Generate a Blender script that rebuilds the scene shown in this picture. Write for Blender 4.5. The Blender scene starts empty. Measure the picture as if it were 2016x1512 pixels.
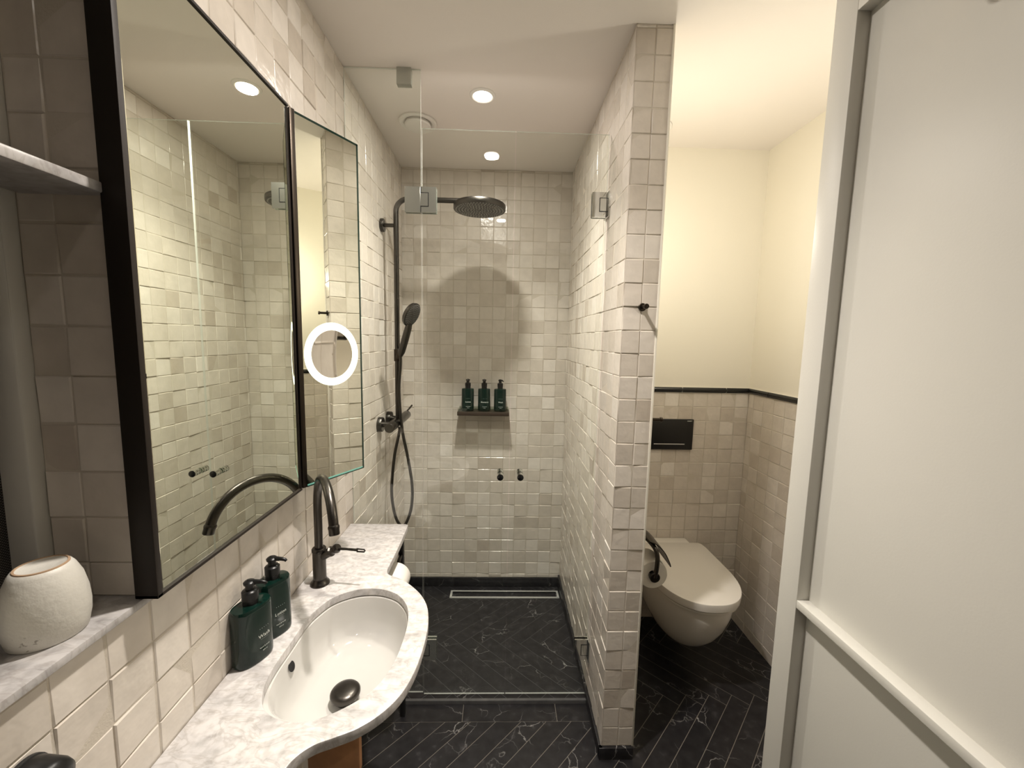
import bpy, bmesh, math, random
from mathutils import Vector, Matrix
from mathutils.geometry import tessellate_polygon
random.seed(11)
C = bpy.context.scene.collection
PI = math.pi
HC = 1.48                      # camera height; "rel" heights below are measured from it
def Z(r): return r + HC
CEIL = Z(.93)

# ------------------------------------------------------------------ camera
def setup_camera():
    f, yaw, pitch, roll = 795.8, 2.78534802e-02, 1.09149023e-01, 2.03933598e-02
    cd = bpy.data.cameras.new('camera'); cam = bpy.data.objects.new('camera', cd); C.objects.link(cam)
    cd.sensor_fit = 'HORIZONTAL'; cd.sensor_width = 36; cd.lens = f / 2016 * 36; cd.clip_start = .02; cd.clip_end = 50
    sy, cy = math.sin(yaw), math.cos(yaw)
    fw = Vector((sy*math.cos(pitch), cy*math.cos(pitch), -math.sin(pitch)))
    r = Vector((cy, -sy, 0)); u = r.cross(fw)
    c, s = math.cos(roll), math.sin(roll)
    r2 = c*r + s*u; u2 = -s*r + c*u
    m = Matrix((r2, u2, -fw)).transposed().to_4x4(); m.translation = (0, 0, HC)
    cam.matrix_world = m
    bpy.context.scene.camera = cam
setup_camera()
sc = bpy.context.scene
sc.view_settings.view_transform = 'Standard'; sc.view_settings.look = 'None'
sc.view_settings.gamma = 1; sc.view_settings.use_curve_mapping = False
sc.view_settings.exposure = 0.0
w = bpy.data.worlds.new('world'); sc.world = w; w.use_nodes = True
w.node_tree.nodes['Background'].inputs[0].default_value = (1, .9, .75, 1)
w.node_tree.nodes['Background'].inputs[1].default_value = .02
sc.cycles.max_bounces = 12; sc.cycles.transparent_max_bounces = 16; sc.cycles.glossy_bounces = 6; sc.cycles.diffuse_bounces = 6
sc.cycles.sample_clamp_indirect = 4

# light levels of the lamps the room has
L_WARM = (1, .925, .845)
L_SHOWER, L_SINK, L_HALL, L_WC = 1.0, 1.1, .08, 1.0
SPOT_W, AREA_W = 98, 5.0
DL_POS = [(-.089, 1.664, L_SHOWER), (-.066, .90, L_SINK), (-.018, -.215, L_HALL)]
for lx, ly, k in DL_POS:
    ld = bpy.data.lights.new('downlight_beam', 'SPOT'); lo = bpy.data.objects.new('downlight_beam', ld); C.objects.link(lo)
    lo.location = (lx, ly, CEIL-.012); ld.energy = SPOT_W*k; ld.color = L_WARM; ld.spot_size = math.radians(114); ld.spot_blend = 1.0; ld.shadow_soft_size = .03
    ld = bpy.data.lights.new('downlight_spill', 'AREA'); lo = bpy.data.objects.new('downlight_spill', ld); C.objects.link(lo)
    lo.location = (lx, ly, CEIL-.012); ld.shape = 'DISK'; ld.size = .07; ld.energy = AREA_W*k; ld.color = L_WARM

# ------------------------------------------------------------------ materials
def new_mat(name):
    m = bpy.data.materials.new(name); m.use_nodes = True
    nt = m.node_tree; nt.nodes.clear()
    o = nt.nodes.new('ShaderNodeOutputMaterial'); b = nt.nodes.new('ShaderNodeBsdfPrincipled')
    nt.links.new(b.outputs[0], o.inputs[0])
    return m, nt, b, o
def N(nt, t, **kw):
    n = nt.nodes.new('ShaderNode'+t)
    for k, v in kw.items(): setattr(n, k, v)
    return n
def simple(name, col, rough=.5, metal=0., bump=0, bscale=60, spec=.5, coat=0, var=0, trans=0, subs=0):
    m, nt, b, o = new_mat(name)
    b.inputs['Base Color'].default_value = (*col, 1); b.inputs['Roughness'].default_value = rough; b.inputs['Metallic'].default_value = metal
    b.inputs['Specular IOR Level'].default_value = spec; b.inputs['Coat Weight'].default_value = coat; b.inputs['Coat Roughness'].default_value = .05
    tc = N(nt, 'TexCoord')
    nz = N(nt, 'TexNoise'); nz.inputs['Scale'].default_value = bscale; nz.inputs['Detail'].default_value = 4
    nt.links.new(tc.outputs['Object'], nz.inputs['Vector'])
    if bump:
        bp = N(nt, 'Bump'); bp.inputs['Strength'].default_value = bump; bp.inputs['Distance'].default_value = .002
        nt.links.new(nz.outputs['Fac'], bp.inputs['Height']); nt.links.new(bp.outputs[0], b.inputs['Normal'])
    if var:
        mx = N(nt, 'MixRGB', blend_type='MULTIPLY'); mx.inputs[0].default_value = var; mx.inputs[1].default_value = (*col, 1)
        nt.links.new(nz.outputs['Fac'], mx.inputs[2]); nt.links.new(mx.outputs[0], b.inputs['Base Color'])
    return m
def ramp(nt, stops):
    r = N(nt, 'ValToRGB'); e = r.color_ramp.elements
    while len(e) < len(stops): e.new(.5)
    for el, (p, c) in zip(e, stops): el.position = p; el.color = (*c, 1)
    return r
def mat_zellige():
    m, nt, b, o = new_mat('zellige_glaze'); L = nt.links.new
    at = N(nt, 'Attribute', attribute_name='rnd')
    r = ramp(nt, [(0, (.50, .44, .375)), (.25, (.585, .53, .465)), (.6, (.645, .592, .53)), (.85, (.695, .645, .585)), (1, (.75, .705, .65))])
    L(at.outputs['Fac'], r.inputs[0])
    tc = N(nt, 'TexCoord'); nz = N(nt, 'TexNoise'); nz.inputs['Scale'].default_value = 28; nz.inputs['Detail'].default_value = 3
    L(tc.outputs['Object'], nz.inputs['Vector'])
    mp = N(nt, 'MapRange'); mp.inputs[3].default_value = .88; mp.inputs[4].default_value = 1.1
    L(nz.outputs['Fac'], mp.inputs[0])
    mx = N(nt, 'MixRGB', blend_type='MULTIPLY'); mx.inputs[0].default_value = 1
    L(r.outputs[0], mx.inputs[1]); L(mp.outputs[0], mx.inputs[2]); L(mx.outputs[0], b.inputs['Base Color'])
    b.inputs['Roughness'].default_value = .20; b.inputs['Specular IOR Level'].default_value = .42
    n2 = N(nt, 'TexNoise'); n2.inputs['Scale'].default_value = 42; n2.inputs['Detail'].default_value = 2
    L(tc.outputs['Object'], n2.inputs['Vector'])
    bp = N(nt, 'Bump'); bp.inputs['Strength'].default_value = .55; bp.inputs['Distance'].default_value = .0022
    L(n2.outputs['Fac'], bp.inputs['Height']); L(bp.outputs[0], b.inputs['Normal'])
    return m
def mat_nero():
    m, nt, b, o = new_mat('black_marble'); L = nt.links.new
    at = N(nt, 'Attribute', attribute_name='rnd'); tc = N(nt, 'TexCoord')
    cb = N(nt, 'CombineXYZ'); mu = N(nt, 'Math', operation='MULTIPLY'); mu.inputs[1].default_value = 37
    L(at.outputs['Fac'], mu.inputs[0]); L(mu.outputs[0], cb.inputs[0]); L(mu.outputs[0], cb.inputs[2])
    ad = N(nt, 'VectorMath', operation='ADD'); L(tc.outputs['Object'], ad.inputs[0]); L(cb.outputs[0], ad.inputs[1])
    n0 = N(nt, 'TexNoise'); n0.inputs['Scale'].default_value = 6; n0.inputs['Detail'].default_value = 5; L(ad.outputs[0], n0.inputs['Vector'])
    sv = N(nt, 'VectorMath', operation='SCALE'); sv.inputs['Scale'].default_value = .22; L(n0.outputs['Color'], sv.inputs[0])
    a2 = N(nt, 'VectorMath', operation='ADD'); L(ad.outputs[0], a2.inputs[0]); L(sv.outputs[0], a2.inputs[1])
    vo = N(nt, 'TexVoronoi', feature='DISTANCE_TO_EDGE'); vo.inputs['Scale'].default_value = 9; L(a2.outputs[0], vo.inputs['Vector'])
    vr = ramp(nt, [(0, (1, 1, 1)), (.007, (.35, .35, .35)), (.02, (0, 0, 0))]); L(vo.outputs['Distance'], vr.inputs[0])
    n1 = N(nt, 'TexNoise'); n1.inputs['Scale'].default_value = 5; n1.inputs['Detail'].default_value = 2; L(ad.outputs[0], n1.inputs['Vector'])
    mr = ramp(nt, [(.51, (0, 0, 0)), (.68, (1, 1, 1))]); L(n1.outputs['Fac'], mr.inputs[0])
    mm = N(nt, 'MixRGB', blend_type='MULTIPLY'); mm.inputs[0].default_value = 1; L(vr.outputs[0], mm.inputs[1]); L(mr.outputs[0], mm.inputs[2])
    n2 = N(nt, 'TexNoise'); n2.inputs['Scale'].default_value = 30; n2.inputs['Detail'].default_value = 6; L(ad.outputs[0], n2.inputs['Vector'])
    br = ramp(nt, [(.35, (.011, .0105, .012)), (.62, (.020, .019, .021)), (.75, (.046, .043, .046))]); L(n2.outputs['Fac'], br.inputs[0])
    mx = N(nt, 'MixRGB'); L(mm.outputs[0], mx.inputs[0]); L(br.outputs[0], mx.inputs[1]); mx.inputs[2].default_value = (.34, .33, .32, 1)
    L(mx.outputs[0], b.inputs['Base Color']); b.inputs['Roughness'].default_value = .33; b.inputs['Specular IOR Level'].default_value = .4
    return m
def mat_carrara(name='white_marble', dark=1.0):
    m, nt, b, o = new_mat(name); L = nt.links.new
    tc = N(nt, 'TexCoord'); mp = N(nt, 'Mapping'); mp.inputs['Rotation'].default_value = (.3, .2, .7); mp.inputs['Scale'].default_value = (1, 2.6, 1)
    L(tc.outputs['Object'], mp.inputs[0])
    n0 = N(nt, 'TexNoise'); n0.inputs['Scale'].default_value = 12; n0.inputs['Detail'].default_value = 7; n0.inputs['Distortion'].default_value = .9; L(mp.outputs[0], n0.inputs['Vector'])
    r0 = ramp(nt, [(.28, (.52, .51, .495)), (.45, (.645, .63, .61)), (.60, (.73, .71, .68)), (.8, (.77, .75, .71))]); L(n0.outputs['Fac'], r0.inputs[0])
    n1 = N(nt, 'TexNoise'); n1.inputs['Scale'].default_value = 13; n1.inputs['Detail'].default_value = 6; n1.inputs['Distortion'].default_value = 1.6; L(mp.outputs[0], n1.inputs['Vector'])
    r1 = ramp(nt, [(.45, (1, 1, 1)), (.495, (.80, .78, .76)), (.507, (.78, .76, .74)), (.55, (1, 1, 1))]); L(n1.outputs['Fac'], r1.inputs[0])
    n2 = N(nt, 'TexNoise'); n2.inputs['Scale'].default_value = 60; n2.inputs['Detail'].default_value = 5; L(tc.outputs['Object'], n2.inputs['Vector'])
    r2 = ramp(nt, [(.34, (.80, .79, .78)), (.56, (1, 1, 1))]); L(n2.outputs['Fac'], r2.inputs[0])
    mx = N(nt, 'MixRGB', blend_type='MULTIPLY'); mx.inputs[0].default_value = .75; L(r0.outputs[0], mx.inputs[1]); L(r1.outputs[0], mx.inputs[2])
    m2 = N(nt, 'MixRGB', blend_type='MULTIPLY'); m2.inputs[0].default_value = 1; L(mx.outputs[0], m2.inputs[1]); L(r2.outputs[0], m2.inputs[2])
    m3 = N(nt, 'MixRGB', blend_type='MULTIPLY'); m3.inputs[0].default_value = 1; m3.inputs[2].default_value = (.86*dark, .85*dark, .87*dark, 1); L(m2.outputs[0], m3.inputs[1])
    L(m3.outputs[0], b.inputs['Base Color']); b.inputs['Roughness'].default_value = .28
    return m
def mat_glass(name, tint=(.965, .985, .965), refl=1.0):
    m, nt, b, o = new_mat(name); L = nt.links.new; nt.nodes.remove(b)
    tr = N(nt, 'BsdfTransparent'); tr.inputs[0].default_value = (*tint, 1)
    gl = N(nt, 'BsdfGlossy'); gl.inputs['Roughness'].default_value = 0; gl.inputs[0].default_value = (1, 1, 1, 1)
    ge = N(nt, 'NewGeometry'); mr = N(nt, 'MapRange'); mr.inputs[3].default_value = 1.5; mr.inputs[4].default_value = 1/1.5
    L(ge.outputs['Backfacing'], mr.inputs[0])
    fr = N(nt, 'Fresnel'); L(mr.outputs[0], fr.inputs['IOR'])
    mx = N(nt, 'MixShader'); L(fr.outputs[0], mx.inputs[0]); L(tr.outputs[0], mx.inputs[1]); L(gl.outputs[0], mx.inputs[2])
    L(mx.outputs[0], o.inputs[0])
    return m
def mat_mirror(name, col=(.84, .86, .77), rough=0.):
    m, nt, b, o = new_mat(name); nt.nodes.remove(b)
    gl = N(nt, 'BsdfGlossy'); gl.inputs[0].default_value = (*col, 1); gl.inputs['Roughness'].default_value = rough
    nt.links.new(gl.outputs[0], o.inputs[0]); return m
def mat_emit(name, col, s):
    m, nt, b, o = new_mat(name); nt.nodes.remove(b)
    e = N(nt, 'Emission'); e.inputs[0].default_value = (*col, 1); e.inputs[1].default_value = s
    nt.links.new(e.outputs[0], o.inputs[0]); return m
M = {}
M['tile'] = mat_zellige(); M['nero'] = mat_nero(); M['marble'] = mat_carrara(); M['grey_marble'] = mat_carrara('grey_marble', .74); M['glass'] = mat_glass('shower_glass'); M['mirror'] = mat_mirror('silvered_mirror')
M['lens_mirror'] = mat_mirror('magnifying_mirror', (.62, .60, .56), .03)
M['grout'] = simple('grout', (.54, .49, .42), .9, bump=.3, bscale=300)
M['grout_dark'] = simple('dark_grout', (.21, .19, .16), .9, bump=.3, bscale=300)
M['paint'] = simple('cream_wall_paint', (.80, .765, .675), .75, bump=.12, bscale=220)
M['ceiling'] = simple('ceiling_paint', (.80, .755, .715), .85, bump=.08, bscale=200)
M['door'] = simple('door_paint', (.60, .585, .54), .42, bump=.05, bscale=260)
M['bronze'] = simple('brushed_black_bronze', (.080, .073, .066), .30, metal=1., bump=.05, bscale=400)
M['bronze_dark'] = simple('dark_bronze', (.055, .045, .036), .35, metal=1., bump=.05, bscale=400)
M['frame'] = simple('dark_bronze_frame', (.016, .011, .008), .55, metal=0., spec=.3, bump=.04, bscale=300)
M['black'] = simple('black_plastic', (.007, .007, .007), .33, spec=.35, bump=.03, bscale=200)
M['matt_black'] = simple('matt_black_steel', (.012, .012, .012), .5, bump=.03, bscale=200)
M['gloss_black'] = simple('black_glazed_tile', (.010, .010, .010), .12, bump=.06, bscale=80)
M['plate'] = simple('black_flush_plate', (.004, .004, .004), .35)
M['chrome'] = simple('polished_chrome', (.72, .74, .72), .08, metal=1.)
M['satin'] = simple('satin_chrome', (.50, .52, .48), .25, metal=.75)
M['steel'] = simple('stainless_steel', (.72, .72, .70), .42, metal=.6, bump=.03, bscale=300)
M['ceramic'] = simple('white_ceramic', (.74, .71, .66), .08, spec=.5, coat=.3, bump=.0)
M['basin'] = simple('glazed_basin', (.57, .555, .53), .07, coat=.4)
M['white'] = simple('white_plastic', (.80, .78, .74), .5)
M['bottle'] = simple('green_bottle_plastic', (.003, .015, .011), .12, spec=.4)
M['ink'] = simple('pale_print', (.72, .75, .70), .6)
M['wood'] = simple('oak_wood', (.78, .40, .20), .45, bump=.2, bscale=40, var=.35)
M['peg'] = simple('wooden_peg', (.44, .26, .11), .5, bump=.1, bscale=80, var=.3)
M['brown'] = simple('brown_metal_shelf', (.060, .042, .032), .4, metal=.3, bump=.05, bscale=200)
M['paper'] = simple('tissue_paper', (.83, .80, .74), .95, bump=.25, bscale=500)
M['stoneware'] = None
M['rubber'] = simple('grey_nozzle_plate', (.026, .024, .022), .4)
M['nozzle'] = simple('nozzle_silicone', (.30, .29, .27), .5)
def mat_edge():
    m, nt, b, o = new_mat('polished_glass_edge'); b.inputs['Base Color'].default_value = (.78, .81, .77, 1); b.inputs['Roughness'].default_value = .12
    tr = N(nt, 'BsdfTransparent'); tr.inputs[0].default_value = (.80, .85, .80, 1); mx = N(nt, 'MixShader'); mx.inputs[0].default_value = .60
    nt.links.new(tr.outputs[0], mx.inputs[1]); nt.links.new(b.outputs[0], mx.inputs[2]); nt.links.new(mx.outputs[0], o.inputs[0]); return m
M['sealant'] = mat_edge()
M['green_edge'] = simple('green_glass_edge', (.004, .022, .015), .08, coat=.5)
M['glow_edge'] = simple('glow_tinted_glass_edge', (.20, .50, .42), .12, coat=.5)  # brighter teal puts the ring light's glow into the lower edge's colour
M['lamp'] = mat_emit('lamp_diffuser', (1, .90, .76), 22)
M['ring'] = mat_emit('ring_light', (1, 1, .74), 3.2)
M['sconce'] = mat_emit('sconce_globe', (1, .85, .62), 9)
M['clear'] = mat_glass('clear_plastic_tray', (.80, .83, .78))
def mat_stoneware():
    m, nt, b, o = new_mat('speckled_stoneware'); L = nt.links.new
    tc = N(nt, 'TexCoord'); n = N(nt, 'TexNoise'); n.inputs['Scale'].default_value = 130; n.inputs['Detail'].default_value = 3; L(tc.outputs['Object'], n.inputs['Vector'])
    n2 = N(nt, 'TexNoise'); n2.inputs['Scale'].default_value = 9; L(tc.outputs['Object'], n2.inputs['Vector'])
    ml = N(nt, 'Math', operation='MULTIPLY'); L(n.outputs['Fac'], ml.inputs[0]); L(n2.outputs['Fac'], ml.inputs[1])
    r = ramp(nt, [(.12, (.62, .60, .545)), (.40, (.60, .58, .525)), (.435, (.30, .28, .24))]); L(ml.outputs[0], r.inputs[0])
    L(r.outputs[0], b.inputs['Base Color']); b.inputs['Roughness'].default_value = .45
    bp = N(nt, 'Bump'); bp.inputs['Strength'].default_value = .3; bp.inputs['Distance'].default_value = .002; L(n.outputs['Fac'], bp.inputs['Height']); L(bp.outputs[0], b.inputs['Normal'])
    return m
M['stoneware'] = mat_stoneware(); M['clay'] = simple('bare_clay_ring', (.40, .27, .17), .9, bump=.3, bscale=200)
def mat_mesh():
    m, nt, b, o = new_mat('woven_metal_blind'); L = nt.links.new
    tc = N(nt, 'TexCoord'); s = N(nt, 'SeparateXYZ'); L(tc.outputs['Object'], s.inputs[0])
    def wave(sock, f):
        a = N(nt, 'Math', operation='MULTIPLY'); a.inputs[1].default_value = f; L(sock, a.inputs[0])
        q = N(nt, 'Math', operation='SINE'); L(a.outputs[0], q.inputs[0]); return q
    a, c = wave(s.outputs['Y'], 1500), wave(s.outputs['Z'], 1500)
    mu = N(nt, 'Math', operation='MULTIPLY'); L(a.outputs[0], mu.inputs[0]); L(c.outputs[0], mu.inputs[1])
    r = ramp(nt, [(.25, (.10, .09, .08)), (.7, (.45, .42, .38))]); L(mu.outputs[0], r.inputs[0]); L(r.outputs[0], b.inputs['Base Color'])
    b.inputs['Roughness'].default_value = .5; b.inputs['Metallic'].default_value = .4; return m
M['blind'] = mat_mesh()

# ------------------------------------------------------------------ mesh helpers
class MB:
    """collects shapes, links them as ONE mesh object"""
    def __init__(s): s.v = []; s.f = []; s.mi = []; s.sm = []; s.rn = []; s.cur = 0; s.r = 0.
    def add(s, vs, fs, smooth=False, mi=None):
        o = len(s.v); s.v += [tuple(p) for p in vs]
        for f in fs:
            s.f.append([o+i for i in f]); s.mi.append(s.cur if mi is None else mi); s.sm.append(smooth); s.rn.append(s.r)
        return s
    def box(s, a, b, bev=0, seg=2, mat=None):
        bm = bmesh.new(); bmesh.ops.create_cube(bm, size=1)
        for v in bm.verts:
            v.co = Vector([(a[i]+b[i])/2 + v.co[i]*(b[i]-a[i]) for i in range(3)])
        if bev: bmesh.ops.bevel(bm, geom=bm.edges[:], offset=bev, segments=seg, affect='EDGES', profile=.5)
        if mat is not None: bm.transform(mat)
        s.bm(bm, bev > 0); return s
    def bm(s, bm, smooth=True):
        bm.verts.index_update(); s.add([v.co for v in bm.verts], [[v.index for v in f.verts] for f in bm.faces], smooth); bm.free(); return s
    def loft(s, rings, closed=True, cap0=True, cap1=True, smooth=True):
        n = len(rings[0]); vs = [p for r in rings for p in r]; fs = []
        for i in range(len(rings)-1):
            for j in range(n if closed else n-1):
                k = (j+1) % n; fs.append((i*n+j, i*n+k, (i+1)*n+k, (i+1)*n+j))
        s.add(vs, fs, smooth)
        if cap0: s.add(rings[0], [list(range(n))[::-1]], False)
        if cap1: s.add(rings[-1], [list(range(n))], False)
        return s
    def tube(s, path, r, seg=16, cap=True):
        P = [Vector(p) for p in path]; rr = r if isinstance(r, (list, tuple)) else [r]*len(P)
        rings = []; t0 = (P[1]-P[0]).normalized()
        up = Vector((0, 0, 1)) if abs(t0.z) < .9 else Vector((1, 0, 0))
        nx = t0.cross(up).normalized()
        for i, p in enumerate(P):
            t = ((P[i+1]-p) if i == 0 else (p-P[i-1]) if i == len(P)-1 else (P[i+1]-P[i-1])).normalized()
            nx = (nx - t*nx.dot(t)).normalized(); ny = t.cross(nx)
            rings.append([p + (nx*math.cos(2*PI*k/seg) + ny*math.sin(2*PI*k/seg))*rr[i] for k in range(seg)])
        return s.loft(rings, True, cap, cap)
    def lathe(s, prof, org, axis=(0, 0, 1), seg=32, cap=True):
        a = Vector(axis).normalized(); up = Vector((0, 0, 1)) if abs(a.z) < .9 else Vector((1, 0, 0))
        nx = a.cross(up).normalized(); ny = a.cross(nx); o = Vector(org)
        rings = [[o + a*h + (nx*math.cos(2*PI*k/seg) + ny*math.sin(2*PI*k/seg))*max(r, 1e-5) for k in range(seg)] for r, h in prof]
        return s.loft(rings, True, cap, cap)
    def prism(s, out, z0, z1, smooth=False):
        n = len(out)
        s.add([(x, y, z0) for x, y in out] + [(x, y, z1) for x, y in out], [(i, (i+1) % n, n+(i+1) % n, n+i) for i in range(n)], smooth)
        s.add([(x, y, z0) for x, y in out], [list(range(n))[::-1]]); s.add([(x, y, z1) for x, y in out], [list(range(n))]); return s
    def build(s, name, mats, parent=None, fix=True):
        me = bpy.data.meshes.new(name)
        off = Vector(parent['_o']) if parent is not None and '_o' in parent else Vector((0, 0, 0))
        me.from_pydata([Vector(p)-off for p in s.v], [], s.f)
        for m in (mats if isinstance(mats, (list, tuple)) else [mats]): me.materials.append(m)
        me.polygons.foreach_set('material_index', s.mi); me.polygons.foreach_set('use_smooth', s.sm)
        if any(s.rn):
            at = me.attributes.new('rnd', 'FLOAT', 'FACE'); at.data.foreach_set('value', s.rn)
        if fix:
            bm = bmesh.new(); bm.from_mesh(me); bmesh.ops.remove_doubles(bm, verts=bm.verts, dist=1e-6); bmesh.ops.recalc_face_normals(bm, faces=bm.faces); bm.to_mesh(me); bm.free()
        if any(s.sm): me.set_sharp_from_angle(angle=math.radians(40))
        me.update()
        o = bpy.data.objects.new(name, me); C.objects.link(o)
        if parent is not None:
            o.parent = parent
            if '_o' in parent: o['_o'] = tuple(off)
        return o
def tag(o, label=None, cat=None, group=None, kind=None):
    for k, v in (('label', label), ('category', cat), ('group', group), ('kind', kind)):
        if v: o[k] = v
    return o
def thing(name, loc, label, cat, group=None):
    o = bpy.data.objects.new(name, None); C.objects.link(o); o.location = loc; o.empty_display_size = .05; o['_o'] = tuple(loc)
    return tag(o, label, cat, group)
def struct(o): o['kind'] = 'structure'; return o
def copy_tree(o, parent=None):
    c = o.copy(); C.objects.link(c)
    if parent is not None: c.parent = parent
    for ch in list(o.children): copy_tree(ch, c)
    return c
def smooth_closed(pts, n=8):
    out = []; m = len(pts)
    for i in range(m):
        p0, p1, p2, p3 = [Vector(pts[(i+k-1) % m]) for k in range(4)]
        for j in range(n):
            t = j/n
            out.append(.5*((2*p1) + (p2-p0)*t + (2*p0-5*p1+4*p2-p3)*t*t + (3*p1-p0-3*p2+p3)*t**3))
    return out
def smooth_open(pts, n=8):
    P = [Vector(p) for p in pts]; P = [P[0]*2-P[1]] + P + [P[-1]*2-P[-2]]; out = []
    for i in range(1, len(P)-2):
        p0, p1, p2, p3 = P[i-1:i+3]
        for j in range(n):
            t = j/n; out.append(.5*((2*p1) + (p2-p0)*t + (2*p0-5*p1+4*p2-p3)*t*t + (3*p1-p0-3*p2+p3)*t**3))
    out.append(P[-2]); return out
def arc(cx, cz, r, a0, a1, n): return [(cx+r*math.cos(a0+(a1-a0)*i/n), cz+r*math.sin(a0+(a1-a0)*i/n)) for i in range(n+1)]

# ------------------------------------------------------------------ tiled walls
def minus(r, h):
    u0, u1, v0, v1 = r; a0, a1, b0, b1 = h
    if a1 <= u0 or a0 >= u1 or b1 <= v0 or b0 >= v1: return [r]
    out = []
    if a0 > u0: out.append((u0, a0, v0, v1)); u0 = a0
    if a1 < u1: out.append((a1, u1, v0, v1)); u1 = a1
    if b0 > v0: out.append((u0, u1, v0, b0))
    if b1 < v1: out.append((u0, u1, b1, v1))
    return out
def edges(lo, hi, anchor, pitch):
    k = math.ceil((lo-anchor)/pitch + 1e-6); e = [lo]
    while anchor+k*pitch < hi-1e-6:
        x = anchor+k*pitch
        if x-lo > .006 and hi-x > .006: e.append(x)
        k += 1
    return e + [hi]
def tile_wall(mb, pos, us, vs, holes=(), seed=1, back=True, gap=.0007, h=.0035):
    """pos(u,v,d) maps wall coordinates to the room, d out of the wall"""
    rg = random.Random(seed)
    rects = [(us[0], us[-1], vs[0], vs[-1])]
    for q in holes: rects = [x for r in rects for x in minus(r, q)]
    mb.r = .5
    if back:
        for u0, u1, v0, v1 in rects: mb.add([pos(u0, v0, .0019), pos(u1, v0, .0019), pos(u1, v1, .0019), pos(u0, v1, .0019)], [(0, 1, 2, 3)], mi=1)
    tiles = []
    for i in range(len(us)-1):
        for j in range(len(vs)-1):
            rs = [(us[i], us[i+1], vs[j], vs[j+1])]
            for q in holes: rs = [x for r in rs for x in minus(r, q)]
            tiles += rs
    for u0, u1, v0, v1 in tiles:
        if u1-u0 < .005 or v1-v0 < .005: continue
        mb.r = min(1, max(.01, rg.gauss(.5, .20)))
        j = lambda: rg.uniform(-.0007, .0007)
        a, b, c, d = u0+gap+j()*.6, u1-gap+j()*.6, v0+gap+j()*.6, v1-gap+j()*.6
        e = .0022; tu, tv = rg.gauss(0, .0007), rg.gauss(0, .0007); hh = h+rg.uniform(-.0009, .0009)
        lo = [pos(a, c, 0), pos(b, c, 0), pos(b, d, 0), pos(a, d, 0)]
        hi = [pos(a+e, c+e, hh-tu-tv), pos(b-e, c+e, hh+tu-tv), pos(b-e, d-e, hh+tu+tv), pos(a+e, d-e, hh-tu+tv)]
        mid = [pos(a+.0004, c+.0004, hh-.0016-tu-tv), pos(b-.0004, c+.0004, hh-.0016+tu-tv), pos(b-.0004, d-.0004, hh-.0016+tu+tv), pos(a+.0004, d-.0004, hh-.0016-tu+tv)]
        mb.add(lo+mid+hi, [(8, 9, 10, 11)] + [q for k in range(4) for q in ((k, (k+1) % 4, 4+(k+1) % 4, 4+k), (4+k, 4+(k+1) % 4, 8+(k+1) % 4, 8+k))], False, 0)
    return mb
XL, XP, XPR, XW = -.566, .380, .492, 1.272       # left wall, partition faces, wc right wall
YB, YP, YW, YG = 2.348, 1.283, 2.022, 1.529      # shower back wall, partition end, wc back wall, glass
RP, R0 = .0735, Z(.8454)                          # tile row pitch and a row line
rows = lambda lo, hi, a=R0: edges(lo, hi, a, RP)
NICHE = (-.35, .617, Z(-.429), Z(.74))
TP = T = [M['tile'], M['grout']]

mb = MB()
tile_wall(mb, lambda u, v, d: (XL-.0035+d, u, v), edges(-1.2, YB, .482, .0747), rows(0, CEIL, Z(-.508)), [NICHE], 3)
o = struct(mb.build('wall_left', T, fix=False))
# niche lining
mb = MB()
tile_wall(mb, lambda u, v, d: (u, .617+.0035-d, v), edges(-.694, XL, -.641, .0747), rows(Z(-.417), Z(.74), Z(-.508)), [], 4)
mb.add([(XL, -.35, Z(.74)), (-.80, -.35, Z(.74)), (-.80, .617, Z(.74)), (XL, .617, Z(.74))], [(0, 1, 2, 3)], mi=1)
mb.add([(XL, -.35, Z(-.43)), (-.80, -.35, Z(-.43)), (-.80, -.35, Z(.74)), (XL, -.35, Z(.74))], [(0, 1, 2, 3)], mi=1)
struct(mb.build('wall_niche', T, fix=False))
struct(MB().box((XL-.004, .6145, Z(-.412)), (XL+.0005, .6195, Z(.74)), .002).build('trim_1', M['white']))
mb = MB()
tile_wall(mb, lambda u, v, d: (u, YB+.0035-d, v), edges(XL-.003, XP+.003, -.5034, .0748), rows(Z(-1.457), CEIL), [], 5)
struct(mb.build('wall_back', T, fix=False))
# partition between shower and wc: tiled left face and end, painted/tiled right face
mb = MB()
tile_wall(mb, lambda u, v, d: (XP+.0035-d, u, v), edges(YP, YB, YP, .0747), rows(Z(-1.4332), CEIL), [], 6)
tile_wall(mb, lambda u, v, d: (u, YP+.0035-d, v), [XP, .439, XPR], rows(Z(-1.4332), CEIL), [], 7)
tile_wall(mb, lambda u, v, d: (XPR-.0035+d, u, v), edges(YP, YW, YP, .0747), rows(0, Z(-.25), Z(-.25)), [], 8)
mb.r = .5; mb.cur = 2
mb.add([(XPR, YP, Z(-.25)), (XPR, YW, Z(-.25)), (XPR, YW, CEIL), (XPR, YP, CEIL)], [(0, 1, 2, 3)])
mb.box((XP+.004, YP+.004, Z(-1.4332)), (XPR-.004, YB, CEIL-.001))
struct(mb.build('wall_partition', T + [M['paint']], fix=False))
struct(MB().box((XPR-.004, YP-.003, Z(-1.4332)), (XPR+.003, YP+.004, CEIL), .0015).build('trim_2', M['paint']))
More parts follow.
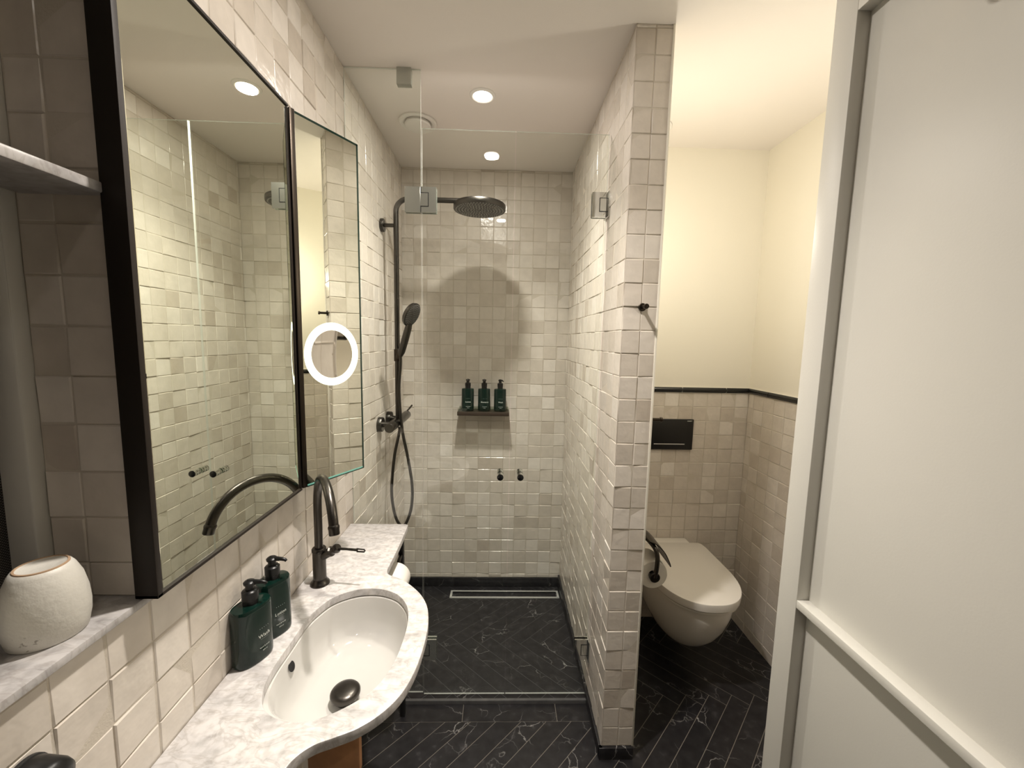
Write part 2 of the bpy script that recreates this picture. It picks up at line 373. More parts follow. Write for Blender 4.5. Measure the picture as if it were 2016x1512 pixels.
# wc walls
WCOL = .838
mb = MB()
tile_wall(mb, lambda u, v, d: (u, YW+.0035-d, v), edges(XPR-.003, XW+.003, WCOL, .0733), rows(0, Z(-.25), Z(-.25)), [], 9)
mb.r = .5; mb.cur = 2; mb.add([(XPR, YW, Z(-.25)), (XW, YW, Z(-.25)), (XW, YW, CEIL), (XPR, YW, CEIL)], [(0, 1, 2, 3)])
struct(mb.build('wall_wc_back', T + [M['paint']], fix=False))
mb = MB()
tile_wall(mb, lambda u, v, d: (XW+.0035-d, u, v), edges(.75, YW, YW-.045, .0747), rows(0, Z(-.25), Z(-.25)), [], 10)
mb.r = .5; mb.cur = 2; mb.add([(XW, -1.2, Z(-.25)), (XW, YW, Z(-.25)), (XW, YW, CEIL), (XW, -1.2, CEIL)], [(0, 1, 2, 3)])
mb.add([(XW, -1.2, 0), (XW, .75, 0), (XW, .75, Z(-.25)), (XW, -1.2, Z(-.25))], [(0, 1, 2, 3)])
struct(mb.build('wall_right', T + [M['paint']], fix=False))
struct(MB().add([(XL-.3, -1.2, 0), (XW, -1.2, 0), (XW, -1.2, CEIL), (XL-.3, -1.2, CEIL)], [(0, 1, 2, 3)]).build('wall_front', simple('dimmed_hall_wall', (.20, .17, .14), .8), fix=False))  # unseen wall; colour darkened so less light bounces back into the niche
struct(MB().box((-.9, -1.25, CEIL), (1.35, 2.45, CEIL+.05)).build('ceiling', M['ceiling']))
# pencil rail over the wc tiling
def rail(p0, p1, nrm):
    n = Vector(nrm); a = Vector(p0); b = Vector(p1); rings = []
    for p in (a, b):
        rings.append([p + n*(.0005+.011*math.sin(t)**.8) + Vector((0, 0, -.0138*math.cos(t))) for t in [PI*i/10 for i in range(11)]])
    return rings
mb = MB(); xs = [XPR, .694, .923, 1.150, XW]
for i in range(4): mb.loft(rail((xs[i]+.002, YW, Z(-.236)), (xs[i+1]-.002, YW, Z(-.236)), (0, -1, 0)))
mb.cur = 1; mb.box((XPR, YW-.004, Z(-.2505)), (XW, YW-.0001, Z(-.2215)))
struct(mb.build('trim_3', [M['gloss_black'], M['paint']]))
mb = MB(); ys = [YW-.004, 1.86, 1.63, 1.40, 1.17, .94, .75]
for i in range(6): mb.loft(rail((XW, ys[i]-.0015, Z(-.236)), (XW, ys[i+1]+.0015, Z(-.236)), (-1, 0, 0)))
mb.cur = 1; mb.box((XW-.004, .75, Z(-.2505)), (XW-.0001, YW, Z(-.2215)))
struct(mb.build('trim_4', [M['gloss_black'], M['paint']]))

# ------------------------------------------------------------------ floor: black marble herringbone
def clip(poly, axis, val, keep_less):
    out = []
    for i in range(len(poly)):
        a, b = poly[i], poly[(i+1) % len(poly)]
        ia = (a[axis] <= val) == keep_less; ib = (b[axis] <= val) == keep_less
        if ia: out.append(a)
        if ia != ib:
            t = (val-a[axis])/(b[axis]-a[axis]); out.append((a[0]+(b[0]-a[0])*t, a[1]+(b[1]-a[1])*t))
    return out
def herring(mb, regs, zf, seed):
    rg = random.Random(seed); W = .0694; n = 7; s2 = math.sqrt(.5); Y0 = 1.83; X0 = .02; gap = .0011
    def add(x, y, w, h):
        rn = rg.uniform(.02, 1)
        q = [(x*W+gap, y*W+gap), ((x+w)*W-gap, y*W+gap), ((x+w)*W-gap, (y+h)*W-gap), (x*W+gap, (y+h)*W-gap)]
        # u axis runs at -45 degrees, v at +45 degrees
        p = [((u+v)*s2+X0, (v-u)*s2+Y0) for u, v in q]
        for a0, a1, b0, b1 in regs:
            c = clip(clip(clip(clip(p, 0, a1, True), 0, a0, False), 1, b1, True), 1, b0, False) if True else p
            if len(c) < 3: continue
            mb.r = rn; mb.add([(a, b, zf(b)+.0010) for a, b in c], [list(range(len(c)))], mi=0)
    for y in range(-75, 75):
        for k in range(-8, 9):
            x = y+2*n*k
            if abs(x) > 75: continue
            add(x, y, n, 1)
    for x in range(-75, 75):
        for k in range(-8, 9):
            y = x-2*n+1+2*n*k
            if abs(y) > 80: continue
            add(x, y, 1, n)
    mb.r = .5
    for a0, a1, b0, b1 in regs:
        mb.add([(a0, b0, zf(b0)), (a1, b0, zf(b0)), (a1, b1, zf(b1)), (a0, b1, zf(b1))], [(0, 1, 2, 3)], mi=1)
YE = 1.497; YS = 1.42
mb = MB(); herring(mb, [(XL, XPR, -1.2, YS), (XPR, XW, -1.2, YW)], lambda y: 0., 5)
rg = random.Random(2)
for a, b in ((XL, -.5), (-.499, -.128), (-.127, .243), (.244, XP)):
    mb.r = rg.random(); mb.add([(a, YS+.0015, .001), (b-.001, YS+.0015, .001), (b-.001, YE, .001), (a, YE, .001)], [(0, 1, 2, 3)], mi=0)
mb.r = .5; mb.add([(XL, YS, 0), (XP, YS, 0), (XP, YE, 0), (XL, YE, 0)], [(0, 1, 2, 3)], mi=1)
struct(mb.build('floor', [M['nero'], M['grout_dark']], fix=False))
ZS = lambda y: .016 + (y-YE)/(YB-YE)*(-.051)
mb = MB(); herring(mb, [(XL, XP, YE+.012, 2.215), (XL, -.281, 2.215, 2.295), (XL, XP, 2.295, YB)], ZS, 9)
mb.r = .5; mb.cur = 1; mb.box((XL, YE, -.02), (XP, YE+.0115, .0175), .001)
mb.add([(-.281, 2.215, ZS(2.215)-.012), (XP, 2.215, ZS(2.215)-.012), (XP, 2.295, ZS(2.295)-.012), (-.281, 2.295, ZS(2.295)-.012)], [(0, 1, 2, 3)])
struct(mb.build('floor_shower', [M['nero'], simple('threshold_marble', (.14, .14, .14), .3, var=.6, bscale=30)], fix=False))
# skirting
mb = MB(); rg = random.Random(4)
x = XL
while x < XP-.01:
    x2 = min(XP, x+.30); mb.r = rg.random(); mb.box((x+.001, YB-.009, -.03), (x2-.001, YB+.004, Z(-1.4575)), .0008); x = x2
struct(mb.build('baseboard_back', M['nero']))
mb = MB(); y = YP-.008
while y < YB-.012:
    y2 = min(YB-.009, y+.36); mb.r = rg.random(); mb.box((XP-.009, y+.001, -.04), (XP+.004, y2-.001, Z(-1.4336)), .0008); y = y2
mb.r = .3; mb.box((XP-.009, YP-.009, 0), (XPR+.0005, YP+.004, Z(-1.4336)), .0008)
struct(mb.build('baseboard_partition', M['nero']))

# ------------------------------------------------------------------ window niche
wn = struct(thing('window_1', (-.74, .2, Z(-.41)), '', ''))
for k in ('label', 'category'):
    if k in wn: del wn[k]
mb = MB(); mb.box((-.737, .597, Z(-.417)), (-.694, .6205, Z(.74)), .003); mb.box((-.737, -.35, Z(-.417)), (-.694, -.31, Z(.74)), .003); mb.box((-.737, -.31, Z(.70)), (-.694, .597, Z(.74)), .003)
mb.build('window_frame', M['door'], wn)
MB().box((-.760, -.35, Z(-.417)), (-.752, .62, Z(.74))).build('window_blind', M['blind'], wn)
struct(MB().box((-.75, -.36, Z(-.4295)), (-.556, .6265, Z(-.417)), .002).build('trim_5', M['grey_marble']))
o = MB().box((-.690, -.35, Z(.1925)), (-.562, .6275, Z(.2075)), .0025).build('marble_shelf', M['grey_marble'])
tag(o, 'thin grey marble shelf across the window niche above the cups', 'shelf')

# ------------------------------------------------------------------ cups on the sill
def make_cup(x, y, label):
    b = Z(-.417); root = thing('stoneware_cup', (x, y, b), label, 'cup', 'stoneware cups on the window sill')
    p = [(.0375, 0), (.0395, .002), (.0430, .020), (.0438, .036), (.0425, .056), (.0385, .077), (.0320, .0935), (.0288, .0985), (.0268, .0995)]
    mb = MB(); mb.lathe(p, (x, y, b), cap=False); mb.lathe([(.0375, 0), (.0345, .002), (.038, .036), (.033, .085), (.001, .089)], (x, y, b), cap=False)
    mb.build('cup_body', M['stoneware'], root)
    mb = MB(); mb.lathe([(.0270, .0994), (.0265, .1010), (.0246, .1012), (.0238, .1000)], (x, y, b), cap=False); mb.build('foot_ring', M['clay'], root)
    mb = MB(); mb.lathe([(.0240, .1002), (.0215, .0985), (.0001, .0982)], (x, y, b), cap=False); mb.build('cup_base', M['stoneware'], root)
    return root
make_cup(-.618, .534, 'speckled white stoneware cup upside down at the far end of the sill')
make_cup(-.620, .424, 'white stoneware cup cut off by the left edge of the photo')

# ------------------------------------------------------------------ mirror
XM = -.533; MZ0, MZ1 = Z(-.415), Z(.560); MY0, MY1 = .606, 1.068
mir = thing('folding_mirror', (XL, .84, MZ0), 'tall dark framed mirror with angled side wing above the sink', 'mirror')
mb = MB(); t = .006
mb.box((XL+.0005, MY0, MZ0), (XM+.003, MY0+.010, MZ1), .001); mb.box((XL+.0005, MY1-.006, MZ0), (XM+.001, MY1, MZ1), .001)
mb.box((XL+.0005, MY0, MZ0), (XM+.003, MY1, MZ0+t), .001); mb.box((XL+.0005, MY0, MZ1-t), (XM+.003, MY1, MZ1), .001)
mb.box((XL+.0005, MY0+.005, MZ0+.003), (XM-.006, MY1-.004, MZ1-.003))
mb.build('frame', M['frame'], mir)
def mirror_slab(org, ud, n, w, z0, z1, bev, dp):
    o, ud, n = Vector(org), Vector(ud), Vector(n); up = Vector((0, 0, 1))
    P = lambda u, z, d: o + ud*u + up*(z-o.z) + n*d
    A = [P(0, z0, -dp), P(w, z0, -dp), P(w, z1, -dp), P(0, z1, -dp)]
    B = [P(bev, z0+bev, 0), P(w-bev, z0+bev, 0), P(w-bev, z1-bev, 0), P(bev, z1-bev, 0)]
    return MB().add(A+B, [(4, 5, 6, 7)] + [(k, (k+1) % 4, 4+(k+1) % 4, 4+k) for k in range(4)])
mirror_slab((XM, MY0+.010, MZ0+t), (0, 1, 0), (1, 0, 0), MY1-MY0-.016, MZ0+t, MZ1-t, .004, .0006).build('mirror_glass', M['mirror'], mir)
a = math.radians(29.5); wd = Vector((math.sin(a), math.cos(a), 0)); wnm = Vector((math.cos(a), -math.sin(a), 0)); WO = Vector((-.529, MY1+.001, Z(-.408))); WW = .208
wt = Matrix((wd, Vector((0, 0, 1)), wnm)).transposed().to_4x4(); wt.translation = WO
WH = Z(.552)-WO.z
wing = MB().box((0, 0, -.013), (WW, WH, -.0045), .001, mat=wt).build('wing', M['frame'], mir); wing['label'] = 'angled mirror wing'
MB().box((-.001, -.002, -.013), (.012, WH+.002, .003), .001, mat=wt).build('hinge_stile', M['bronze_dark'], wing)
RC, RO, RI = Vector((.105, Z(-.051)-WO.z, 0)), .0885, .0675
def wpt(u, v, d): return wt @ Vector((u, v, d))
# wing mirror face with a round hole for the ring and lens
mb = MB(); seg = 48; out = []; cir = []
for k in range(seg):
    an = 2*PI*k/seg; c, s = math.cos(an), math.sin(an); cir.append((RC.x+RO*c, RC.y+RO*s))
    L = min([((WW-.003-RC.x)/c) if c > 1e-6 else 1e9, ((.012-RC.x)/c) if c < -1e-6 else 1e9, ((WH-.003-RC.y)/s) if s > 1e-6 else 1e9, ((.003-RC.y)/s) if s < -1e-6 else 1e9])
    out.append((RC.x+L*c, RC.y+L*s))
cor = [(WW-.003, WH-.003), (.012, WH-.003), (.012, .003), (WW-.003, .003)]
for k in range(seg):
    k2 = (k+1) % seg; mb.add([wpt(*cir[k], 0), wpt(*out[k], 0), wpt(*out[k2], 0), wpt(*cir[k2], 0)], [(0, 1, 2, 3)])
    a0, b0 = out[k], out[k2]
    if abs(a0[0]-b0[0]) > 1e-6 and abs(a0[1]-b0[1]) > 1e-6:
        q = min(cor, key=lambda q: abs(q[0]-(a0[0]+b0[0])/2)+abs(q[1]-(a0[1]+b0[1])/2)); mb.add([wpt(*a0, 0), wpt(*q, 0), wpt(*b0, 0)], [(0, 1, 2)])
mb.build('wing_glass', M['mirror'], wing, fix=False)
mb = MB(); mb.box((WW-.0055, 0, -.0045), (WW, WH, .0004), mat=wt); mb.box((.012, WH-.0055, -.0045), (WW, WH, .0004), mat=wt)
mb.cur = 1; mb.box((.012, 0, -.0045), (WW-.004, .0042, .0004), mat=wt); mb.cur = 0; mb.box((.012, -.003, -.0045), (WW, 0, .0002), mat=wt)
mb.build('glass_edge', [M['green_edge'], M['glow_edge']], wing)
mb = MB(); rings = []
for r in (RI, RO): rings.append([wpt(RC.x+r*math.cos(2*PI*k/64), RC.y+r*math.sin(2*PI*k/64), .0002) for k in range(64)])
mb.loft(rings, True, False, False); mb.build('ring_light', M['ring'], wing, fix=False)
mb = MB(); rings = []
for i in range(13):
    r = RI*(1-i/12)+.0002; rings.append([wpt(RC.x+r*math.cos(2*PI*k/64), RC.y+r*math.sin(2*PI*k/64), -.0040*(1-(r/RI)**2)) for k in range(64)])
mb.loft(rings, True, False, True); mb.build('magnifying_mirror', M['lens_mirror'], wing, fix=False)

# ------------------------------------------------------------------ vanity top and basin
ZC = Z(-.711)
right = [(-.345, 1.487), (-.341, 1.40), (-.339, 1.30), (-.339, 1.22), (-.339, 1.195), (-.338, 1.180), (-.333, 1.165), (-.322, 1.155), (-.306, 1.147), (-.284, 1.135), (-.250, 1.106), (-.212, 1.062), (-.185, 1.010), (-.171, .945), (-.168, .880), (-.173, .805), (-.188, .745), (-.215, .702), (-.250, .672), (-.285, .655), (-.315, .642), (-.336, .622), (-.345, .595), (-.345, .54), (-.345, .30)]
cur = [(p.x, p.y) for p in smooth_open([(x, y, 0) for x, y in right], 6)]
outer = [(XL+.001, 1.493), (-.355, 1.493)] + cur + [(XL+.001, .29)]
bas = [(-.478, .885), (-.478, .955), (-.470, 1.000), (-.446, 1.050), (-.395, 1.083), (-.335, 1.087), (-.278, 1.062), (-.240, 1.012), (-.224, .950), (-.221, .885), (-.226, .820), (-.244, .763), (-.275, .727), (-.318, .698), (-.362, .686), (-.405, .692), (-.445, .716), (-.469, .760), (-.478, .815)]
hole = [(p.x, p.y) for p in smooth_closed([(x, y, 0) for x, y in bas], 5)]
def slab_with_hole(outer, hole, z0, z1):
    bm = bmesh.new(); bev = .0025
    vo = [bm.verts.new((x, y, z1)) for x, y in outer]; vh = [bm.verts.new((x, y, z1)) for x, y in hole]
    es = [bm.edges.new((l[i], l[(i+1) % len(l)])) for l in (vo, vh) for i in range(len(l))]
    bmesh.ops.triangle_fill(bm, use_beauty=True, use_dissolve=False, edges=es)
    top = bm.faces[:]
    r = bmesh.ops.extrude_face_region(bm, geom=top)
    nv = [g for g in r['geom'] if isinstance(g, bmesh.types.BMVert)]
    for v in nv: v.co.z = z0
    bmesh.ops.recalc_face_normals(bm, faces=bm.faces)
    ed = [e for e in bm.edges if abs(e.verts[0].co.z-z1) < 1e-6 and abs(e.verts[1].co.z-z1) < 1e-6 and any(abs(f.normal.z) < .5 for f in e.link_faces)]
    bmesh.ops.bevel(bm, geom=ed, offset=bev, segments=2, affect='EDGES', profile=.5)
    return bm
mb = MB(); mb.bm(slab_with_hole(outer, hole, ZC-.020, ZC), True)
o = tag(mb.build('marble_vanity_top', M['marble'], fix=False), 'white grey veined marble counter with rounded bulge around the sink', 'counter')
bc = Vector((-.352, .885))
def scl(k, shift=(0, 0)): return [(bc.x+shift[0]*(1-k)+(x-bc.x)*k, bc.y+shift[1]*(1-k)+(y-bc.y)*k) for x, y in hole]
zb = ZC-.0205
basin = thing('undermount_basin', (bc.x, bc.y, zb-.16), 'white ceramic undermount sink basin set in the marble counter', 'sink')
def bring(k, kn, d):            # the side nearer the door slopes more gently
    return [(bc.x+(x-bc.x)*k, bc.y+(y-bc.y)*(k+(kn-k)*min(1, max(0, (bc.y-y)/.10))), zb+d) for x, y in hole]
inner_p = [(1.045, 1.045, 0), (1.03, 1.03, -.0008), (1.015, .97, -.003), (.985, .90, -.0045), (.975, .86, -.012), (.955, .81, -.032), (.93, .76, -.062), (.87, .70, -.090), (.76, .62, -.105), (.60, .52, -.113), (.40, .37, -.1185), (.22, .21, -.121), (.12, .12, -.122)]
outer_p = [(1.045, 1.045, 0), (1.09, 1.05, -.0005), (1.09, 1.045, -.0045), (1.07, .875, -.0068), (1.06, .84, -.016), (1.045, .80, -.035), (.99, .76, -.075), (.88, .70, -.108), (.70, .60, -.126), (.4, .38, -.135), (.12, .12, -.137)]
mb = MB(); mb.loft([bring(*q) for q in inner_p], True, False, True); mb.loft([bring(*q) for q in outer_p], True, False, True)
mb.build('bowl', M['basin'], basin)
dp = (-.352, .873, zb-.120)
mb = MB(); mb.lathe([(.020, .0), (.020, .012), (.031, .014), (.0335, .018), (.0335, .024), (.030, .0285), (.022, .0315), (.010, .033), (.0003, .0333)], dp, seg=40, cap=False)
mb.build('drain_plug', M['bronze'], basin)
mb = MB(); mb.lathe([(.0115, .0006), (.0075, .0005), (.0003, .0002)], (-.4712, .868, ZC-.048), (1, 0, .42), cap=False); mb.cur = 0
mb.build('overflow_hole', M['plate'], basin)

# black steel frame, drawer and trap below
fr = thing('vanity_frame', (-.46, .9, 0), 'black steel frame standing under the marble counter', 'frame')
for x, y in ((-.363, 1.452), (-.545, 1.452), (-.363, .33), (-.545, .33)): MB().box((x-.009, y-.009, 0), (x+.009, y+.009, ZC-.0205), .001).build('leg', M['matt_black'], fr)
MB().box((-.354, .345, ZC-.040), (-.372, .62, ZC-.0205)).build('rail', M['matt_black'], fr); MB().box((-.536, 1.443, ZC-.040), (-.372, 1.461, ZC-.0205)).build('rail', M['matt_black'], fr)
st = tag(MB().box((-.354, .6935, Z(-.828)), (-.256, .7075, Z(-.7385)), .0015).build('wooden_batten', M['wood']), 'short orange brown wooden batten under the near edge of the sink', 'batten')
tr = thing('basin_trap', (-.352, .873, .25), 'chrome bottle trap below the sink', 'pipe')
mb = MB(); mb.lathe([(.016, .0), (.016, -.06), (.033, -.07), (.033, -.15), (.02, -.165)], (-.352, .873, zb-.1375)); mb.build('trap_body', M['chrome'], tr)
MB().tube([(-.383, .873, zb-.23), (XL, .873, zb-.23)], .016).build('outlet_pipe', M['chrome'], tr)
# spare roll hanging at the far notch
rl = thing('spare_toilet_roll', (-.342, 1.30, Z(-.79)), 'white toilet roll hanging under the far corner of the counter', 'toilet roll')
ax = (-.356, 1.25, Z(-.832))
mb = MB(); mb.lathe([(.019, 0), (.048, 0), (.0505, .004), (.0505, .096), (.048, .10), (.019, .10), (.019, 0)], ax, (0, 1, 0), seg=48, cap=False); mb.build('paper_roll', M['paper'], rl)
MB().tube(smooth_open([(-.363, 1.442, Z(-.81)), (-.360, 1.40, Z(-.81)), (-.356, 1.385, Z(-.82)), (-.356, 1.37, Z(-.832)), (-.356, 1.24, Z(-.832))], 6), .0065).build('roll_hanger', M['bronze'], fr)['label'] = 'bronze roll hanger'

# ------------------------------------------------------------------ faucet
fx, fy = -.512, 1.112
fa = thing('basin_faucet', (fx, fy, ZC), 'black bronze swan neck faucet beside the sink', 'faucet')
mb = MB(); mb.lathe([(.0265, 0), (.0265, .003), (.024, .007), (.0195, .012), (.018, .018)], (fx, fy, ZC), seg=36); mb.build('base_ring', M['bronze'], fa)
mb = MB(); mb.lathe([(.0178, .015), (.0178, .098), (.0195, .100), (.0195, .106), (.0175, .109)], (fx, fy, ZC), seg=36); mb.build('body', M['bronze'], fa)
sd = Vector((.548, -.837, 0)).normalized(); R = .114; zt = Z(-.368)-R
path = [(fx, fy, ZC+.105), (fx, fy, (ZC+.105+zt)/2), (fx, fy, zt-.01)]
for i in range(0, 31):
    t = math.radians(166)*i/30; path.append((fx+sd.x*R*(1-math.cos(t)), fy+sd.y*R*(1-math.cos(t)), zt+R*math.sin(t)))
MB().tube(path, .0112, 24).build('spout', M['bronze'], fa); e = Vector(path[-1]); ed = (Vector(path[-1])-Vector(path[-2])).normalized()
mb = MB(); mb.lathe([(.0118, -.009), (.0132, -.006), (.0132, -.002), (.0124, 0), (.0124, .012), (.0110, .014)], e, ed, seg=28); mb.build('aerator', M['bronze'], fa)
hd = Vector((.80, -.15, .50)).normalized(); h0 = Vector((fx, fy, ZC+.078))
mb = MB(); mb.lathe([(.011, .010), (.0125, .016), (.0125, .040), (.0142, .042), (.0142, .046), (.010, .049), (.0095, .056), (.0125, .060), (.0135, .066), (.010, .072)], h0, hd, seg=28); hv = mb.build('handle_valve', M['bronze'], fa)
l0 = h0+hd*.064
mb = MB(); mb.tube([l0, l0+Vector((.03, -.004, .001)), l0+Vector((.062, -.008, .0005))], [.0042, .0036, .0040], 14)
mb.tube([l0+Vector((.060, -.008, .004)), l0+Vector((.082, -.011, .0035)), l0+Vector((.084, -.0112, .0)), l0+Vector((.082, -.011, -.0035)), l0+Vector((.060, -.008, -.004))], .0022, 10)
mb.build('lever', M['bronze'], fa)

# ------------------------------------------------------------------ pump bottles
def text_mesh(s, size):
    cu = bpy.data.curves.new('t', 'FONT'); cu.body = s; cu.size = size; cu.align_x = 'CENTER'; cu.resolution_u = 2
    o = bpy.data.objects.new('t', cu); C.objects.link(o); dg = bpy.context.evaluated_depsgraph_get()
    me = bpy.data.meshes.new_from_object(o.evaluated_get(dg)); bpy.data.objects.remove(o); bpy.data.curves.remove(cu)
    v = [tuple(p.co) for p in me.vertices]; f = [list(p.vertices) for p in me.polygons]; bpy.data.meshes.remove(me); return v, f
def make_bottle(loc, rot, lines, label, cat, group, A=.0345, B=.0225, H=.128, pump_rot=0.):
    root = thing('pump_bottle', loc, label, cat, group); x, y, z = loc
    Rz = Matrix.Translation(loc) @ Matrix.Rotation(rot, 4, 'Z')
    def ring(k, dz, n=48, off=0): return [Rz @ Vector(((A*k+off)*math.copysign(abs(math.cos(2*PI*i/n))**.80, math.cos(2*PI*i/n)), (B*k+off)*math.copysign(abs(math.sin(2*PI*i/n))**.80, math.sin(2*PI*i/n)), dz)) for i in range(n)]
    mb = MB(); mb.loft([ring(.93, 0), ring(.985, .003), ring(1, .008), ring(1, H-.008), ring(.985, H-.003), ring(.94, H), ring(.5, H+.0025), ring(.36, H+.003)])
    mb.build('bottle_body', M['bottle'], root)
    P = Matrix.Translation(loc)
    mb = MB(); mb.lathe([(.0152, H+.001), (.0152, H+.012), (.0162, H+.013), (.0162, H+.030), (.0135, H+.033), (.0085, H+.034), (.0085, H+.045), (.0115, H+.046), (.0120, H+.050), (.009, H+.053), (.001, H+.054)], loc, seg=28); pm = mb.build('pump', M['black'], root)
    d = Vector((math.cos(pump_rot), math.sin(pump_rot), 0)); b = Vector((x, y, z+H+.0495))
    MB().tube([b-d*.004, b+d*.012, b+d*.024, b+d*.032+Vector((0, 0, -.002)), b+d*.035+Vector((0, 0, -.005))], [.006, .0052, .0042, .0036, .003], 12).build('nozzle', M['black'], pm)
    for nm, sel in (('label_print', [l for l in lines if l[2] > .04]), ('small_print', [l for l in lines if l[2] <= .04])):
        mb = MB()
        for s, size, h, xo in sel:
            v, f = text_mesh(s, size); vv = []
            for px, pz, _ in v:
                px += xo; t = px/A; t = max(-.95, min(.95, t)); yy = -B*(1-abs(t)**2.5)**(1/2.5)
                vv.append(Rz @ Vector((px, yy-.0004, h+pz)))
            mb.add(vv, f)
        mb.build(nm, M['ink'], root, fix=False)
    return root
wash = [('· · · · ·', .009, .072, .010), ('Wash', .0115, .054, .010), ('________', .0045, .051, .010), ('hand & body', .0045, .030, .010), ('300 ml', .004, .022, .010)]
make_bottle((-.537, .838, ZC), math.radians(65), wash, 'dark green Wash pump bottle on the counter nearer the camera', 'soap bottle', 'pump bottles on the marble counter', A=.041, B=.0262, pump_rot=.1)
loti = [('· · · · ·', .009, .072, 0), ('Lotion', .0105, .054, 0), ('________', .0045, .051, 0), ('hand & body', .0045, .030, 0), ('300 ml', .004, .022, 0)]
make_bottle((-.534, .919, ZC), math.radians(62), loti, 'dark green Lotion pump bottle on the counter next to the faucet', 'soap bottle', 'pump bottles on the marble counter', A=.037, B=.025, H=.136, pump_rot=-.05)

# ------------------------------------------------------------------ black holder under the sill
hd_ = thing('wall_holder', (XL, .44, Z(-.535)), 'glossy black rounded holder on the tiled wall below the cups', 'holder')
c0 = Vector((XL+.0005, .444, Z(-.540)))
MB().lathe([(.026, 0), (.027, .004), (.027, .030), (.0245, .038), (.017, .043), (.001, .045)], c0, (1, 0, -.12), seg=40).build('holder_body', M['black'], hd_)
MB().lathe([(.0265, .0005), (.0278, .0005), (.0278, .004), (.0265, .005)], c0, (1, 0, 0), seg=40).build('wall_ring', M['matt_black'], hd_)

# ------------------------------------------------------------------ shower glass
def pane(x0, x1, z0, z1, y=YG, t=.003):
    mb = MB(); mb.add([(x0, y-t, z0), (x1, y-t, z0), (x1, y-t, z1), (x0, y-t, z1)], [(0, 1, 2, 3)]); mb.add([(x0, y+t, z0), (x1, y+t, z0), (x1, y+t, z1), (x0, y+t, z1)], [(3, 2, 1, 0)])
    return mb
def pane_edges(x0, x1, z0, z1, y=YG, t=.003):
    mb = MB()
    for a, b in (((x0, z0), (x1, z0)), ((x1, z0), (x1, z1)), ((x1, z1), (x0, z1)), ((x0, z1), (x0, z0))):
        mb.add([(a[0], y-t, a[1]), (b[0], y-t, b[1]), (b[0], y+t, b[1]), (a[0], y+t, a[1])], [(0, 1, 2, 3)])
    return mb
zgb = .028
fp = thing('fixed_glass_panel', (-.43, YG, zgb), 'clear full height fixed shower glass panel beside the left wall', 'shower screen')
pane(XL+.002, -.2985, zgb, CEIL-.002).build('glass_pane', M['glass'], fp, fix=False)
pane_edges(XL+.002, -.2985, zgb, CEIL-.002).build('pane_edge', M['sealant'], fp, fix=False)
MB().box((-.380, YG-.011, CEIL-.055), (-.330, YG+.011, CEIL-.0005)).build('ceiling_clamp', M['satin'], fp)
MB().box((XL, YG-.011, Z(.447)), (XL+.020, YG+.011, Z(.537)), .0015).build('wall_clamp', M['satin'], fp)
DZ1 = Z(.7365)
def hinge_half(mb, x0, x1, z0, z1, y): mb.box((x0, y-.012, z0), (x1, y-.0045, z1)); mb.box((x0, y+.0045, z0), (x1, y+.012, z1))
def glass_door(x0, x1, hx, side, label):
    d = thing('shower_door', ((x0+x1)/2, YG, zgb), label, 'shower door', 'hinged glass shower doors')
    pane(x0, x1, zgb-.008, DZ1).build('glass_pane', M['glass'], d, fix=False)
    pane_edges(x0, x1, zgb-.008, DZ1).build('pane_edge', M['sealant'], d, fix=False)
    return d
d1 = glass_door(-.2945, .0365, 0, -1, 'clear glass shower door hinged to the fixed glass panel')
d2 = glass_door(.0405, .3745, 0, 1, 'clear glass shower door hinged to the tiled partition')
for zc in (.492, -1.256):
    mb = MB(); hinge_half(mb, -.355, -.301, Z(zc-.044), Z(zc+.044), YG); mb.box((-.3015, YG-.0135, Z(zc-.044)), (-.2985, YG+.0135, Z(zc+.044)), .001); hf = mb.build('hinge', M['satin'], fp)
    mb = MB(); hinge_half(mb, -.2975, -.243, Z(zc-.044), Z(zc+.044), YG); hh = mb.build('hinge', M['satin'], d1)
    mb = MB(); mb.box((-.2985, YG-.0135, Z(zc-.022)), (-.272, YG-.0115, Z(zc+.022))); mb.cur = 1; mb.box((-.2985, YG-.0128, Z(zc-.0245)), (-.2695, YG-.0112, Z(zc+.0245))); mb.box((-.2985, YG-.0126, Z(zc-.044)), (-.2965, YG-.0112, Z(zc+.044))); mb.build('knuckle', [M['satin'], M['matt_black']], hh)
    mb = MB(); hinge_half(mb, .320, .3735, Z(zc-.044), Z(zc+.044), YG); hh = mb.build('hinge', M['chrome'], d2)
    mb = MB(); mb.box((.348, YG-.0135, Z(zc-.022)), (.374, YG-.0115, Z(zc+.022))); mb.cur = 1; mb.box((.3455, YG-.0128, Z(zc-.0245)), (.374, YG-.0112, Z(zc+.0245))); mb.cur = 0; mb.box((.3735, YG-.03, Z(zc-.044)), (.3795, YG+.03, Z(zc+.044)), .001); mb.build('wall_plate', [M['chrome'], M['matt_black']], hh)
for d, x in ((d1, .004), (d2, .081)):
    for sgn in (-1, 1):
        mb = MB(); mb.lathe([(.0115, .0035), (.0115, .007), (.0090, .008), (.0090, .011), (.0120, .0125), (.0120, .021), (.0105, .022), (.0105, .0245), (.0122, .0255), (.0122, .0345)], (x, YG, Z(-.523)), (0, sgn, 0), seg=24)
        kb = mb.build('knob', M['chrome'], d)
        MB().lathe([(.0124, .0343), (.0124, .0360), (.0112, .0370), (.0002, .0372)], (x, YG, Z(-.523)), (0, sgn, 0), seg=24).build('knob_cap', M['gloss_black'], kb)

